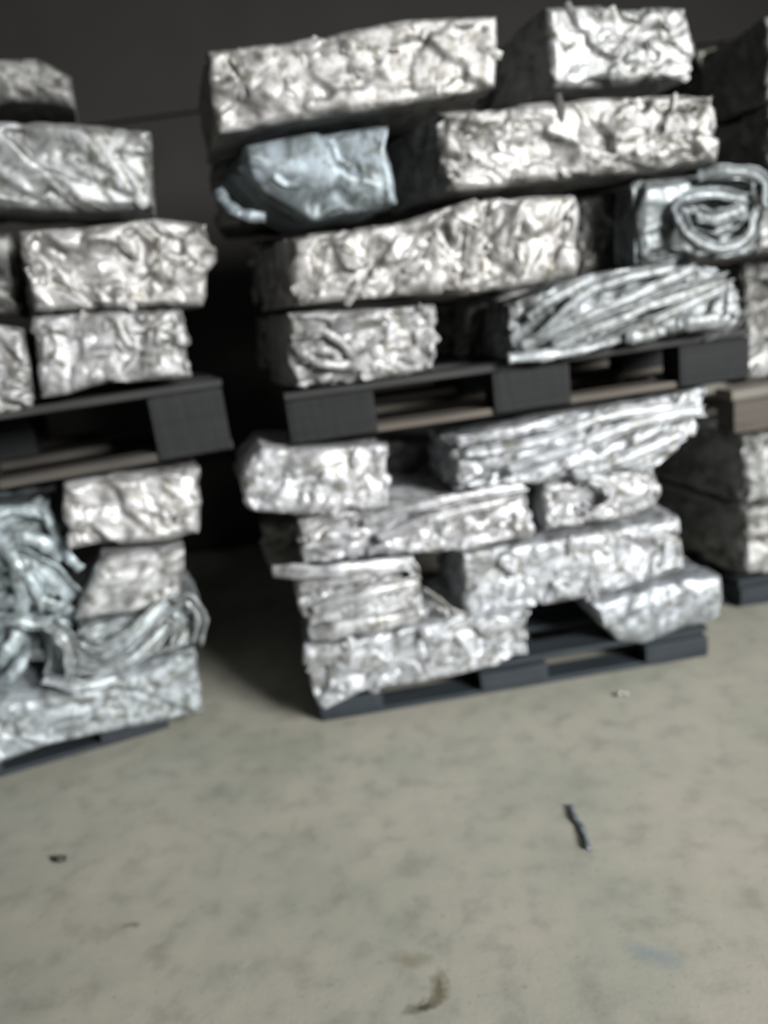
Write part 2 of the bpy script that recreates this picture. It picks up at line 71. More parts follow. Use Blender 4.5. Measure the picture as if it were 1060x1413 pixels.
  {'st': 'L', 'top': [(-0.521, 0.851), (-0.354, 0.817), (-0.217, 0.811)], 'bot': [(-0.645, 0.357), (-0.469, 0.331), (-0.313, 0.328)], 'left': [], 'right': [], 'd': -0.12, 'depth': 0.3, 'style': 'tangle', 'label': 'tangled bluish bale of bent aluminium profiles at the left edge', 'group': 'aluminium bales on the lower pallet of the left stack', 'tint': (0.977, 1.131, 1.192), 'ang': 30, 'skew': 0, 'sup': None, 'amp': 1.0, 'strips': [{'pts': [(-0.401, -0.14, 0.795), (-0.318, -0.12, 0.796), (-0.242, -0.11, 0.768), (-0.211, -0.12, 0.706)], 'w': 0.03, 'k': 'channel', 'tw': 0}, {'pts': [(-0.255, -0.15, 0.818), (-0.229, -0.1, 0.768), (-0.22, -0.1, 0.697), (-0.227, -0.12, 0.616)], 'w': 0.035, 'k': 'flat', 'tw': 0}, {'pts': [(-0.422, -0.12, 0.696), (-0.33, -0.08, 0.726), (-0.257, -0.08, 0.692), (-0.225, -0.11, 0.625)], 'w': 0.05, 'k': 'flat', 'tw': 0}, {'pts': [(-0.438, -0.12, 0.63), (-0.333, -0.07, 0.666), (-0.258, -0.08, 0.599), (-0.209, -0.11, 0.502)], 'w': 0.06, 'k': 'channel', 'tw': 0}, {'pts': [(-0.448, -0.11, 0.584), (-0.337, -0.06, 0.601), (-0.264, -0.08, 0.525)], 'w': 0.035, 'k': 'flat', 'tw': 0}, {'pts': [(-0.464, -0.12, 0.524), (-0.332, -0.06, 0.535), (-0.244, -0.08, 0.472), (-0.202, -0.11, 0.426)], 'w': 0.045, 'k': 'flat', 'tw': 0}, {'pts': [(-0.48, -0.12, 0.456), (-0.396, -0.06, 0.485), (-0.33, -0.06, 0.454), (-0.241, -0.09, 0.429)], 'w': 0.04, 'k': 'channel', 'tw': 0}, {'pts': [(-0.514, -0.12, 0.315), (-0.437, -0.06, 0.38), (-0.398, -0.07, 0.413), (-0.376, -0.1, 0.451)], 'w': 0.05, 'k': 'flat', 'tw': 0}, {'pts': [(-0.385, -0.1, 0.356), (-0.314, -0.06, 0.343), (-0.239, -0.08, 0.299)], 'w': 0.035, 'k': 'flat', 'tw': 0}, {'pts': [(-0.311, -0.1, 0.444), (-0.293, -0.05, 0.393), (-0.305, -0.05, 0.323), (-0.35, -0.09, 0.23)], 'w': 0.05, 'k': 'channel', 'tw': 0}, {'pts': [(-0.271, -0.1, 0.414), (-0.249, -0.05, 0.364), (-0.262, -0.06, 0.289), (-0.301, -0.09, 0.216)], 'w': 0.035, 'k': 'flat', 'tw': 0}, {'pts': [(-0.527, -0.11, 0.254), (-0.442, -0.06, 0.308), (-0.397, -0.07, 0.347), (-0.388, -0.1, 0.362)], 'w': 0.04, 'k': 'flat', 'tw': 0}, {'pts': [(-0.346, -0.09, 0.663), (-0.307, -0.04, 0.6), (-0.299, -0.06, 0.498)], 'w': 0.04, 'k': 'channel', 'tw': 0}, {'pts': [(-0.387, -0.1, 0.75), (-0.342, -0.05, 0.662), (-0.352, -0.06, 0.535), (-0.39, -0.09, 0.458)], 'w': 0.045, 'k': 'flat', 'tw': 0}, {'pts': [(-0.207, -0.12, 0.689), (-0.196, -0.08, 0.632), (-0.173, -0.09, 0.588)], 'w': 0.03, 'k': 'flat', 'tw': 0}, {'pts': [(-0.449, -0.1, 0.225), (-0.337, -0.06, 0.241), (-0.242, -0.09, 0.186)], 'w': 0.035, 'k': 'channel', 'tw': 0}, {'pts': [(-0.485, -0.1, 0.424), (-0.423, -0.06, 0.407), (-0.384, -0.09, 0.413)], 'w': 0.03, 'k': 'flat', 'tw': 0}]},
  {'st': 'L', 'top': [(-0.219, 0.433), (-0.059, 0.434), (0.145, 0.44)], 'bot': [(-0.299, 0.258), (-0.092, 0.272), (0.144, 0.286)], 'left': [], 'right': [(0.161, 0.377)], 'd': 0.0, 'depth': 0.38, 'style': 'strip', 'label': 'bale of fanned bent aluminium profiles resting on the lowest left bale', 'group': 'aluminium bales on the lower pallet of the left stack', 'tint': (0.977, 1.064, 1.096), 'ang': 24, 'skew': 0, 'sup': None, 'amp': 1.0, 'strips': [{'pts': [(-0.24, 0.02, 0.37), (-0.162, 0.07, 0.341), (-0.048, 0.08, 0.39), (0.063, 0.04, 0.453)], 'w': 0.04, 'k': 'channel', 'tw': 0}, {'pts': [(-0.215, 0.02, 0.411), (-0.132, 0.07, 0.385), (-0.04, 0.07, 0.426), (0.044, 0.04, 0.47)], 'w': 0.035, 'k': 'channel', 'tw': 0}, {'pts': [(-0.259, 0.02, 0.333), (-0.149, 0.07, 0.306), (-0.038, 0.07, 0.335), (0.087, 0.03, 0.407)], 'w': 0.035, 'k': 'channel', 'tw': 0}, {'pts': [(0.075, 0.02, 0.455), (0.123, 0.05, 0.465), (0.15, 0.05, 0.398), (0.125, 0.02, 0.307)], 'w': 0.035, 'k': 'channel', 'tw': 0}, {'pts': [(-0.277, 0.03, 0.478), (-0.244, 0.06, 0.435), (-0.24, 0.06, 0.363), (-0.263, 0.03, 0.285)], 'w': 0.045, 'k': 'channel', 'tw': 0}, {'pts': [(-0.333, 0.03, 0.317), (-0.236, 0.07, 0.284), (-0.134, 0.05, 0.276)], 'w': 0.035, 'k': 'channel', 'tw': 0}, {'pts': [(0.035, 0.03, 0.42), (0.071, 0.05, 0.389), (0.048, 0.04, 0.324)], 'w': 0.025, 'k': 'channel', 'tw': 0}]},
  {'st': 'L', 'top': [(-0.623, 0.326), (-0.383, 0.273), (-0.115, 0.267), (0.115, 0.291)], 'bot': [(-0.685, 0.079), (-0.511, 0.069), (-0.385, 0.087), (-0.133, 0.072), (0.091, 0.043)], 'left': [], 'right': [], 'd': 0.03, 'depth': 0.42, 'style': 'sheet', 'label': 'wide blue-grey sheet aluminium bale at the bottom of the left stack', 'group': 'aluminium bales on the lower pallet of the left stack', 'tint': (1.056, 1.157, 1.219), 'ang': -18, 'skew': 0, 'sup': 0.115, 'amp': 0.55, 'strips': []},
  {'st': 'R', 'top': [(-0.002, 0.65), (0.399, 0.656), (0.8, 0.65)], 'bot': [(0.002, 0.392), (0.8, 0.392)], 'left': [], 'right': [], 'd': 0.0, 'depth': 0.8, 'style': 'foil', 'label': 'aluminium bale at the right edge under the weathered pale pallet', 'group': 'aluminium bales in the right stack', 'tint': (0.8, 0.82, 0.8), 'ang': 0, 'skew': 6, 'sup': None, 'amp': 1.0, 'strips': []},
  {'st': 'R', 'top': [(0.0, 0.386), (0.4, 0.392), (0.8, 0.386)], 'bot': [(0.004, 0.112), (0.8, 0.112)], 'left': [], 'right': [], 'd': 0.0, 'depth': 0.8, 'style': 'foil', 'label': 'lowest aluminium bale at the right edge above the shadowed floor pallet', 'group': 'aluminium bales in the right stack', 'tint': (0.8, 0.8, 0.78), 'ang': 10, 'skew': 6, 'sup': None, 'amp': 1.0, 'strips': []},
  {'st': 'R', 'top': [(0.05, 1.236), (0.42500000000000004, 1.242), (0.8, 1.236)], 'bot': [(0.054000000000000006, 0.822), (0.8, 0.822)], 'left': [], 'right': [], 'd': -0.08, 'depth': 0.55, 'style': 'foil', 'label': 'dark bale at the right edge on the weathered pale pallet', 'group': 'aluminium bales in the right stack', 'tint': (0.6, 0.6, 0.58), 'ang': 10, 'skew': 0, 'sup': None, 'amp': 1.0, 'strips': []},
  {'st': 'R', 'top': [(-0.013, 1.432), (0.3935, 1.438), (0.8, 1.432)], 'bot': [(-0.009, 1.252), (0.8, 1.252)], 'left': [], 'right': [], 'd': 0.1, 'depth': 0.4, 'style': 'foil', 'label': 'bright sliver of a bale at the right edge beside the looped strips', 'group': 'aluminium bales in the right stack', 'tint': (0.94, 0.945, 0.955), 'ang': 10, 'skew': 0, 'sup': None, 'amp': 1.0, 'strips': []},
  {'st': 'R', 'top': [(0.08, 1.7), (0.44999999999999996, 1.706), (0.82, 1.7)], 'bot': [(0.084, 1.44), (0.82, 1.44)], 'left': [], 'right': [], 'd': 0.02, 'depth': 0.4, 'style': 'foil', 'label': 'aluminium bale added just past the right edge above the bright sliver to shade the bales behind', 'group': 'aluminium bales in the right stack', 'tint': (0.94, 0.945, 0.955), 'ang': 20, 'skew': 0, 'sup': None, 'amp': 1.0, 'strips': []},  # added out of view to block light from the dim bales behind
  {'st': 'R', 'top': [(0.07, 1.95), (0.43500000000000005, 1.956), (0.8, 1.95)], 'bot': [(0.07400000000000001, 1.71), (0.8, 1.71)], 'left': [], 'right': [], 'd': 0.02, 'depth': 0.4, 'style': 'foil', 'label': 'topmost aluminium bale added just past the right edge to shade the bales behind', 'group': 'aluminium bales in the right stack', 'tint': (0.94, 0.945, 0.955), 'ang': -20, 'skew': 0, 'sup': None, 'amp': 1.0, 'strips': []},  # also added out of view, as a light blocker for the rear bales
]

# ------------------------------------------------------------------ materials
def nt(name):
    m = bpy.data.materials.new(name); m.use_nodes = True; t = m.node_tree
    return m, t, t.nodes['Principled BSDF']
def N(t, kind, **kw):
    n = t.nodes.new(kind)
    for k, v in kw.items():
        if k in n.inputs: n.inputs[k].default_value = v
        else: setattr(n, k, v)
    return n
def ramp(t, fac, stops):
    n = t.nodes.new('ShaderNodeValToRGB'); t.links.new(fac, n.inputs[0]); e = n.color_ramp.elements
    e[0].position, e[0].color = stops[0][0], (*stops[0][1], 1); e[1].position, e[1].color = stops[-1][0], (*stops[-1][1], 1)
    for ps, c in stops[1:-1]:
        q = e.new(ps); q.color = (*c, 1)
    return n.outputs[0]
def mix(t, fac, a, b, mode='MIX'):
    n = t.nodes.new('ShaderNodeMix'); n.data_type = 'RGBA'; n.blend_type = mode
    for s, v in ((0, fac), (6, a), (7, b)):
        if hasattr(v, 'links') or hasattr(v, 'is_linked'): t.links.new(v, n.inputs[s])
        else: n.inputs[s].default_value = v if s == 0 else (*v, 1)
    return n.outputs[2]
def coords(t): return t.nodes.new('ShaderNodeTexCoord').outputs['Object']
def aluminium():
    m, t, b = nt('crushed_aluminium'); c = coords(t)
    info = t.nodes.new('ShaderNodeObjectInfo')
    n1 = N(t, 'ShaderNodeTexNoise', Scale=10.0, Detail=5.0, Roughness=.62, Distortion=.9); t.links.new(c, n1.inputs['Vector'])
    n2 = N(t, 'ShaderNodeTexNoise', Scale=34.0, Detail=5.0, Roughness=.65); t.links.new(c, n2.inputs['Vector'])
    base = ramp(t, n1.outputs[0], [(.32, (.12, .117, .108)), (.42, (.22, .22, .213)), (.50, (.34, .34, .337)), (.72, (.44, .44, .44))])
    dirt = ramp(t, n2.outputs[0], [(.40, (1, 1, 1)), (.54, (0, 0, 0))])
    n3 = N(t, 'ShaderNodeTexNoise', Scale=5.0, Detail=2.0); t.links.new(c, n3.inputs['Vector'])
    gate = ramp(t, n3.outputs[0], [(.44, (0, 0, 0)), (.56, (1, 1, 1))])
    d2 = mix(t, 1.0, dirt, gate, 'MULTIPLY')
    base = mix(t, d2, base, (.15, .144, .125))
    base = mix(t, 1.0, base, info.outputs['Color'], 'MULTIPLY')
    t.links.new(base, b.inputs['Base Color'])
    b.inputs['Metallic'].default_value = .45
    ro = t.nodes.new('ShaderNodeMapRange'); t.links.new(n2.outputs[0], ro.inputs[0]); ro.inputs[1].default_value = .3; ro.inputs[2].default_value = .7
    ro.inputs[3].default_value = .34; ro.inputs[4].default_value = .66; t.links.new(ro.outputs[0], b.inputs['Roughness'])
    bu = N(t, 'ShaderNodeBump', Strength=.4, Distance=.006); t.links.new(n2.outputs[0], bu.inputs['Height']); t.links.new(bu.outputs[0], b.inputs['Normal'])
    return m
def wood(name, a, bcol, rough=.75, sc=(3, 40, 40)):
    m, t, b = nt(name); c = coords(t)
    mp = t.nodes.new('ShaderNodeMapping'); mp.inputs['Scale'].default_value = sc; t.links.new(c, mp.inputs[0])
    n = N(t, 'ShaderNodeTexNoise', Scale=1.0, Detail=4.0, Roughness=.6); t.links.new(mp.outputs[0], n.inputs['Vector'])
    t.links.new(ramp(t, n.outputs[0], [(.3, a), (.7, bcol)]), b.inputs['Base Color']); b.inputs['Roughness'].default_value = rough; b.inputs['Specular IOR Level'].default_value = .22
    bu = N(t, 'ShaderNodeBump', Strength=.3, Distance=.003); t.links.new(n.outputs[0], bu.inputs['Height']); t.links.new(bu.outputs[0], b.inputs['Normal'])
    return m
MAL = aluminium()
MBLK = wood('charcoal_painted_block', (.009, .010, .0098), (.015, .0165, .016))
MBRD = wood('dark_board', (.018, .019, .019), (.036, .036, .034))
MBRN = wood('brown_board', (.055, .048, .041), (.10, .088, .072))
MGRY = wood('dusty_grey_board', (.030, .027, .024), (.062, .056, .048))
MPAL = wood('weathered_board', (.11, .105, .09), (.21, .195, .165))
MBLU = wood('blue_black_pallet', (.016, .021, .025), (.030, .037, .042), .6)
def floor_mat():
    m, t, b = nt('worn_concrete'); c = coords(t)
    def noise(sc, det, ro=.55):
        n = N(t, 'ShaderNodeTexNoise', Scale=sc, Detail=det, Roughness=ro); t.links.new(c, n.inputs['Vector']); return n.outputs[0]
    base = ramp(t, noise(2.2, 5), [(.3, (.233, .243, .198)), (.45, (.275, .274, .226)), (.58, (.306, .294, .244)), (.72, (.33, .312, .262))])
    blot = ramp(t, noise(13, 4), [(.30, (.80, .80, .79)), (.48, (1, 1, 1)), (.72, (1.10, 1.08, 1.06))])
    base = mix(t, 1.0, base, blot, 'MULTIPLY')
    spk = ramp(t, noise(60, 2), [(.25, (.75, .73, .70)), (.38, (1, 1, 1))])
    base = mix(t, .6, base, spk, 'MULTIPLY')
    # stains with a place of their own: (x, y, half length, half width, angle, colour, strength)
    wn = N(t, 'ShaderNodeTexNoise', Scale=22.0, Detail=3.0); t.links.new(c, wn.inputs['Vector'])
    dist = t.nodes.new('ShaderNodeVectorMath'); dist.operation = 'MULTIPLY_ADD'; t.links.new(wn.outputs['Color'], dist.inputs[0])
    dist.inputs[1].default_value = (.055, .055, 0); sub = t.nodes.new('ShaderNodeVectorMath'); sub.operation = 'ADD'
    t.links.new(c, sub.inputs[0]); sub.inputs[1].default_value = (-.0275, -.0275, 0); t.links.new(sub.outputs[0], dist.inputs[2])
    for (x, y, a, bb, ang, cc, st) in STAINS:
        mp = t.nodes.new('ShaderNodeMapping'); mp.vector_type = 'TEXTURE'; t.links.new(dist.outputs[0], mp.inputs[0])
        mp.inputs['Location'].default_value = (x, y, 0); mp.inputs['Rotation'].default_value = (0, 0, R(ang)); mp.inputs['Scale'].default_value = (a, bb, 1)
        ln = t.nodes.new('ShaderNodeVectorMath'); ln.operation = 'LENGTH'; t.links.new(mp.outputs[0], ln.inputs[0])
        f = ramp(t, ln.outputs['Value'], [(.25, (st, st, st)), (1.0, (0, 0, 0))])
        base = mix(t, f, base, cc)
    t.links.new(base, b.inputs['Base Color']); b.inputs['Roughness'].default_value = .62
    bu = N(t, 'ShaderNodeBump', Strength=.12, Distance=.004); t.links.new(noise(90, 3), bu.inputs['Height']); t.links.new(bu.outputs[0], b.inputs['Normal'])
    return m
STAINS = [(-.045, 1.135, .045, .018, 20, (.05, .042, .025), .95), (-.015, 1.17, .05, .02, 75, (.09, .075, .04), .85), (-.06, 1.245, .06, .025, -20, (.15, .135, .08), .6),
          (-.68, 1.43, .022, .014, 0, (.10, .10, .08), .7), (-.60, 1.36, .03, .015, 10, (.2, .19, .14), .4), (.40, 1.18, .07, .035, -30, (.17, .21, .22), .6),
          (-.07, 1.60, .03, .012, 0, (.2, .19, .15), .4), (-.36, 1.10, .03, .010, 10, (.2, .18, .12), .45), (.06, 1.33, .11, .006, 45, (.22, .21, .17), .4),
          (-.33, 1.70, .012, .05, 0, (.23, .215, .17), .4), (.1, 1.95, .07, .03, 0, (.24, .22, .18), .35)]

# ------------------------------------------------------------------ helpers
def mesh_obj(name, verts, faces, mat, parent=None, smooth=False):
    me = bpy.data.meshes.new(name); me.from_pydata([tuple(v) for v in verts], [], [tuple(f) for f in faces]); me.validate(); me.update()
    if smooth: me.polygons.foreach_set('use_smooth', [True] * len(me.polygons))
    me.materials.append(mat); o = bpy.data.objects.new(name, me); col.objects.link(o)
    if parent: o.parent = parent
    return o
def tag(o, label, cat, group=None):
    o['label'] = label; o['category'] = cat
    if group: o['group'] = group
    return o
def smoothpath(pts, n):
    P = np.array(pts, float); P = np.vstack([2 * P[0] - P[1], P, 2 * P[-1] - P[-2]]); out = []
    k = len(pts) - 1
    for i in range(n):
        u = i / (n - 1) * k; j = min(int(u), k - 1); u -= j; a, b, c, d = P[j:j + 4]
        out.append(.5 * ((2 * b) + (-a + c) * u + (2 * a - 5 * b + 4 * c - d) * u * u + (-a + 3 * b - 3 * c + d) * u ** 3))
    return np.array(out)
PROF = {'channel': [(-.5, 0), (-.5, .42), (-.38, .42), (-.36, .14), (0, .10), (.36, .14), (.38, .42), (.5, .42), (.5, 0), (.3, -.04), (0, .0), (-.3, -.04)],
        'tube': [(.5 * math.cos(a) , .28 + .28 * math.sin(a)) for a in [R(30 * i) for i in range(12)]],
        'flat': [(-.5, 0), (-.48, .10), (-.2, .2), (0, .22), (.2, .2), (.48, .10), (.5, 0), (.2, .08), (0, .10), (-.2, .08)]}
def sweep(pts, w, kind, seed):
    """a bent bar following pts, its open side turned out of the bale (-Y in the bale's frame)"""
    rnd = np.random.RandomState(seed); n = max(20, len(pts) * 11); path = smoothpath(pts, n); pr = PROF[kind]; V = []; F = []
    tw = rnd.uniform(-.5, .5) + np.cumsum(rnd.normal(0, .045, n)); ww = w * (1 + .12 * np.sin(np.arange(n) * .45 + seed))
    for i in range(n):
        T = path[min(i + 1, n - 1)] - path[max(i - 1, 0)]; T /= np.linalg.norm(T) + 1e-9
        out = np.array([0, -1., .25]); S = np.cross(T, out); S /= np.linalg.norm(S) + 1e-9; O = np.cross(S, T)
        cs, sn = math.cos(tw[i]), math.sin(tw[i]); S, O = S * cs + O * sn, O * cs - S * sn
        jit = rnd.normal(0, .0006, 3)
        for a, b in pr: V.append(path[i] + S * a * ww[i] + O * b * ww[i] + jit)
    m = len(pr)
    for i in range(n - 1):
        for j in range(m): F.append((i * m + j, i * m + (j + 1) % m, (i + 1) * m + (j + 1) % m, (i + 1) * m + j))
    F.append(tuple(range(m))[::-1]); F.append(tuple((n - 1) * m + j for j in range(m)))
    return V, F
def edge(poly, t):
    P = np.array(poly, float); L = np.r_[0, np.cumsum(np.linalg.norm(np.diff(P, axis=0), axis=1))]; L /= L[-1]
    return np.stack([np.interp(t, L, P[:, 0]), np.interp(t, L, P[:, 1])], -1)
def cells(X, n, rnd, size, stretch, ang, grad, off):
    """height field of creased sheets: every cell is a tilted facet, so neighbours meet in folds and torn steps"""
    a = R(ang); E = np.array([[math.cos(a), 0, math.sin(a)], [0, 1, 0], [-math.sin(a), 0, math.cos(a)]])
    Y = X @ E.T / np.array([size * stretch, size, size]); lo, hi = Y.min(0) - .5, Y.max(0) + .5
    k = int(min(900, max(8, np.prod(hi - lo) * .95))); Cn = rnd.uniform(lo, hi, (k, 3)); G = rnd.normal(0, grad, (k, 3)) * size; O = rnd.normal(0, off, k)
    h = np.empty(len(Y)); e = np.empty(len(Y))
    for i in range(0, len(Y), 4000):
        D = ((Y[i:i + 4000, None, :] - Cn[None]) ** 2).sum(2); j = np.argpartition(D, 1, axis=1)[:, :2]
        dd = np.take_along_axis(D, j, 1); o = np.argsort(dd, 1); j = np.take_along_axis(j, o, 1); dd = np.sqrt(np.take_along_axis(dd, o, 1))
        j0 = j[:, 0]; h[i:i + 4000] = O[j0] + ((Y[i:i + 4000] - Cn[j0]) * G[j0]).sum(1); e[i:i + 4000] = dd[:, 1] - dd[:, 0]
    return h, e
def wob(X, rnd, f, k=5):
    s = np.zeros((len(X), 3))
    for _ in range(k):
        q = rnd.normal(0, f, 3); s += np.outer(np.sin(X @ q + rnd.uniform(0, 6.3)), rnd.normal(0, 1, 3))
    return s / math.sqrt(k)
def make_bale(B, seed):
    rnd = np.random.RandomState(seed * 17 + 5); ox, oy, yaw = FRAMES[B['st']]
    top, bot = B['top'], B['bot']
    width = np.hypot(*(np.array(top[-1]) - top[0])); height = np.hypot(*(np.array(top[0]) - bot[0]))
    step = .0055; nu = int(width / step); nv = max(20, int(height / step)); nw = 26
    # lattice of a box, shared vertices
    idx = {}; L = []
    def vid(i, j, k):
        key = (i, j, k)
        if key not in idx: idx[key] = len(L); L.append(key)
        return idx[key]
    F = []
    for i in range(nu):
        for j in range(nv):
            F.append((vid(i, j, 0), vid(i + 1, j, 0), vid(i + 1, j + 1, 0), vid(i, j + 1, 0)))
            if i % 4 == 0 and j % 4 == 0: pass
    for i in range(nu):
        for k in range(nw):
            F.append((vid(i, nv, k), vid(i + 1, nv, k), vid(i + 1, nv, k + 1), vid(i, nv, k + 1)))
            F.append((vid(i, 0, k + 1), vid(i + 1, 0, k + 1), vid(i + 1, 0, k), vid(i, 0, k)))
    for j in range(nv):
        for k in range(nw):
            F.append((vid(0, j, k), vid(0, j + 1, k), vid(0, j + 1, k + 1), vid(0, j, k + 1)))
            F.append((vid(nu, j, k + 1), vid(nu, j + 1, k + 1), vid(nu, j + 1, k), vid(nu, j, k)))
    nf = len(F)
    for i in range(nu):
        for j in range(nv): F.append((vid(i, j + 1, nw), vid(i + 1, j + 1, nw), vid(i + 1, j, nw), vid(i, j, nw)))
    A = np.array(L, float); u = A[:, 0] / nu; v = A[:, 1] / nv; wv = (A[:, 2] / nw) ** 1.35
    Tp = edge(top, u); Bt = edge(bot, u); lf = edge([bot[0]] + B['left'][::-1] + [top[0]], v); rt = edge([bot[-1]] + B['right'][::-1] + [top[-1]], v)
    V, U = v[:, None], u[:, None]
    c00, c10, c01, c11 = map(np.array, (bot[0], bot[-1], top[0], top[-1]))
    S = (1 - V) * Bt + V * Tp + (1 - U) * lf + U * rt - ((1 - U) * (1 - V) * c00 + U * (1 - V) * c10 + (1 - U) * V * c01 + U * V * c11)
    dep = wv * B['depth']
    # slight squareness away from the front face
    S[:, 1] += np.where(v > .5, -1, 1) * .002
    X = np.stack([S[:, 0] - math.tan(R(B['skew'])) * dep, -B['d'] + dep, S[:, 1]], -1)
    # rounded edges, pulled in
    r = .014 if B['style'] != 'sheet' else .022
    cx, cz = S[:, 0].mean(), S[:, 1].mean()
    du = np.minimum(u, 1 - u) * width; dv = np.minimum(v, 1 - v) * height; dw = np.minimum(wv, 1 - wv) * B['depth']
    fr = lambda q: np.clip(1 - q / r, 0, 1) ** 2
    X[:, 1] += np.where(wv < .5, 1, -1) * r * .55 * np.maximum(fr(du), fr(dv)) * (dw < r)
    X[:, 0] += np.where(u < .5, 1, -1) * r * .30 * fr(dw) * (du < r); X[:, 2] += np.where(v < .5, 1, -1) * r * .30 * fr(dw) * (dv < r)
    # outward normals
    Fa = np.array(F); Nn = np.zeros_like(X); fn = np.cross(X[Fa[:, 2]] - X[Fa[:, 0]], X[Fa[:, 3]] - X[Fa[:, 1]])
    for c in range(4): np.add.at(Nn, Fa[:, c], fn)
    Nn /= np.linalg.norm(Nn, axis=1)[:, None] + 1e-12
    if Nn[(A[:, 2] == 0) & (du > .05) & (dv > .03)][:, 1].mean() > 0: Nn = -Nn; F = [f[::-1] for f in F]
    Xw = X + .007 * wob(X, rnd, 28)
    st = B['style']; a = B['ang']; amp = B['amp']
    if st == 'foil':
        h1, e1 = cells(Xw, 0, rnd, .066, 1.7, a, .16, .0045); h2, e2 = cells(Xw + .003 * wob(X, rnd, 90), 0, rnd, .024, 1.9, a + 30, .24, .0018)
        h = h1 + h2 * np.clip(.65 + .9 * wob(X, rnd, 12)[:, 0], .05, 1.7) - .0018 * np.clip(1 - e1 / .10, 0, 1)
    elif st == 'sheet':
        h1, e1 = cells(Xw, 0, rnd, .085, 2.4, a, .20, .005); h2, e2 = cells(Xw, 0, rnd, .030, 3.0, a, .16, .0012)
        h = h1 + h2 - .0025 * np.clip(1 - e1 / .08, 0, 1)
    else:
        h1, e1 = cells(Xw if st == 'strip' else X, 0, rnd, .034 if st == 'strip' else .05, 8.0 if st == 'strip' else 3.0, a, .22, .0055)
        h2, e2 = cells(Xw, 0, rnd, .030, 2.5, a + 20, .2, .002)
        h = h1 + h2 + .010 * np.clip(e1 / .5, 0, 1) ** .5 - .010
    h = np.clip(h, -.030, .012) * amp
    tuck = np.clip(np.minimum(dv, .03) / .03, .25, 1)
    h = h * np.where((dw > .03) & (du > .02), .35, 1) * np.where(h > 0, tuck, 1) - .001
    flat = (np.abs(Nn[:, 2]) > .6) | (dw > .02)
    h = np.where(flat, np.minimum(h, 0) - .001, h)
    X = X + Nn * h[:, None]
    for _ in range(2 if st == 'sheet' or amp < .75 else 1):            # the folds of sheet are soft, not knife-edged
        acc = np.zeros_like(X); cnt = np.zeros(len(X))
        for a_, b_ in ((0, 1), (1, 2), (2, 3), (3, 0)):
            np.add.at(acc, Fa[:, a_], X[Fa[:, b_]]); np.add.at(cnt, Fa[:, a_], 1); np.add.at(acc, Fa[:, b_], X[Fa[:, a_]]); np.add.at(cnt, Fa[:, b_], 1)
        X = X * .4 + .6 * acc / cnt[:, None]
    if B['sup'] is not None:
        t = np.clip((dep - B['d'] + .006) / .012, 0, 1); lim = B['sup'] + .004; X[:, 2] = np.where(X[:, 2] < lim, X[:, 2] * (1 - t) + lim * t, X[:, 2])
    V3 = list(X); FF = list(F)
    # small bent flaps of sheet standing off the front
    if st in ('foil', 'tangle', 'sheet') and width > .15:
        nfl = int(width * height * amp * (230 if st == 'foil' else 90))
        cand = np.where((A[:, 2] == 0) & (du > .018) & (dv > .018))[0]
        for _ in range(nfl):
            c = X[rnd.choice(cand)]; L1 = rnd.uniform(.015, .075); W1 = rnd.uniform(.006, .020); an = R(a) + rnd.normal(0, .8); tilt = rnd.normal(0, .30); cur = rnd.uniform(-.35, .5)
            e1 = np.array([math.cos(an), 0, math.sin(an)]); e2 = np.array([-math.sin(an), 0, math.cos(an)]); nn = np.array([0, -1., 0])
            e2 = e2 * math.cos(tilt) + nn * math.sin(tilt); nz = np.cross(e1, e2); nz = nz if nz[1] < 0 else -nz; b0 = len(V3)
            for ii in range(5):
                q = ii / 4 - .5; wd = W1 * (1 - .9 * abs(q)) * rnd.uniform(.8, 1.2)
                for jj in (-1, 0, 1): V3.append(c + e1 * q * L1 + e2 * jj * wd + nz * (.003 + cur * L1 * (.25 - q * q) * .9 - abs(jj) * .003 + rnd.normal(0, .0008)))
            for ii in range(4):
                for jj in range(2): FF.append((b0 + ii * 3 + jj, b0 + ii * 3 + jj + 1, b0 + ii * 3 + jj + 4, b0 + ii * 3 + jj + 3))
    V3 = np.array(V3)
    # object origin at the middle of the underside
    org = np.array([cx, -B['d'] + B['depth'] / 2, X[:, 2].min()])
    o = mesh_obj('aluminium_bale', V3 - org, FF, MAL, smooth=True)
    cs, sn = math.cos(R(yaw)), math.sin(R(yaw))
    o.location = (ox + org[0] * cs - org[1] * sn, oy + org[0] * sn + org[1] * cs, org[2]); o.rotation_euler = (0, 0, R(yaw))
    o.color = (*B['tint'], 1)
    tag(o, B['label'], 'metal bale', B['group'])
    for q, s in enumerate(B['strips']):
        pts = [np.array([x, -d, z]) - org for x, d, z in s['pts']]
        vs, fs = sweep(pts, s['w'], s['k'], seed * 31 + q)
        c = mesh_obj('bent_strip', vs, fs, MAL, o, smooth=True); c.color = o.color
    return o
def frame_empty(name, st, s, d, z, extra=0):
    ox, oy, yaw = FRAMES[st]; a = R(yaw); e = bpy.data.objects.new(name, None); col.objects.link(e)
    e.location = (ox + s * math.cos(a) + d * math.sin(a), oy + s * math.sin(a) - d * math.cos(a), z); e.rotation_euler = (0, 0, R(yaw + extra)); return e
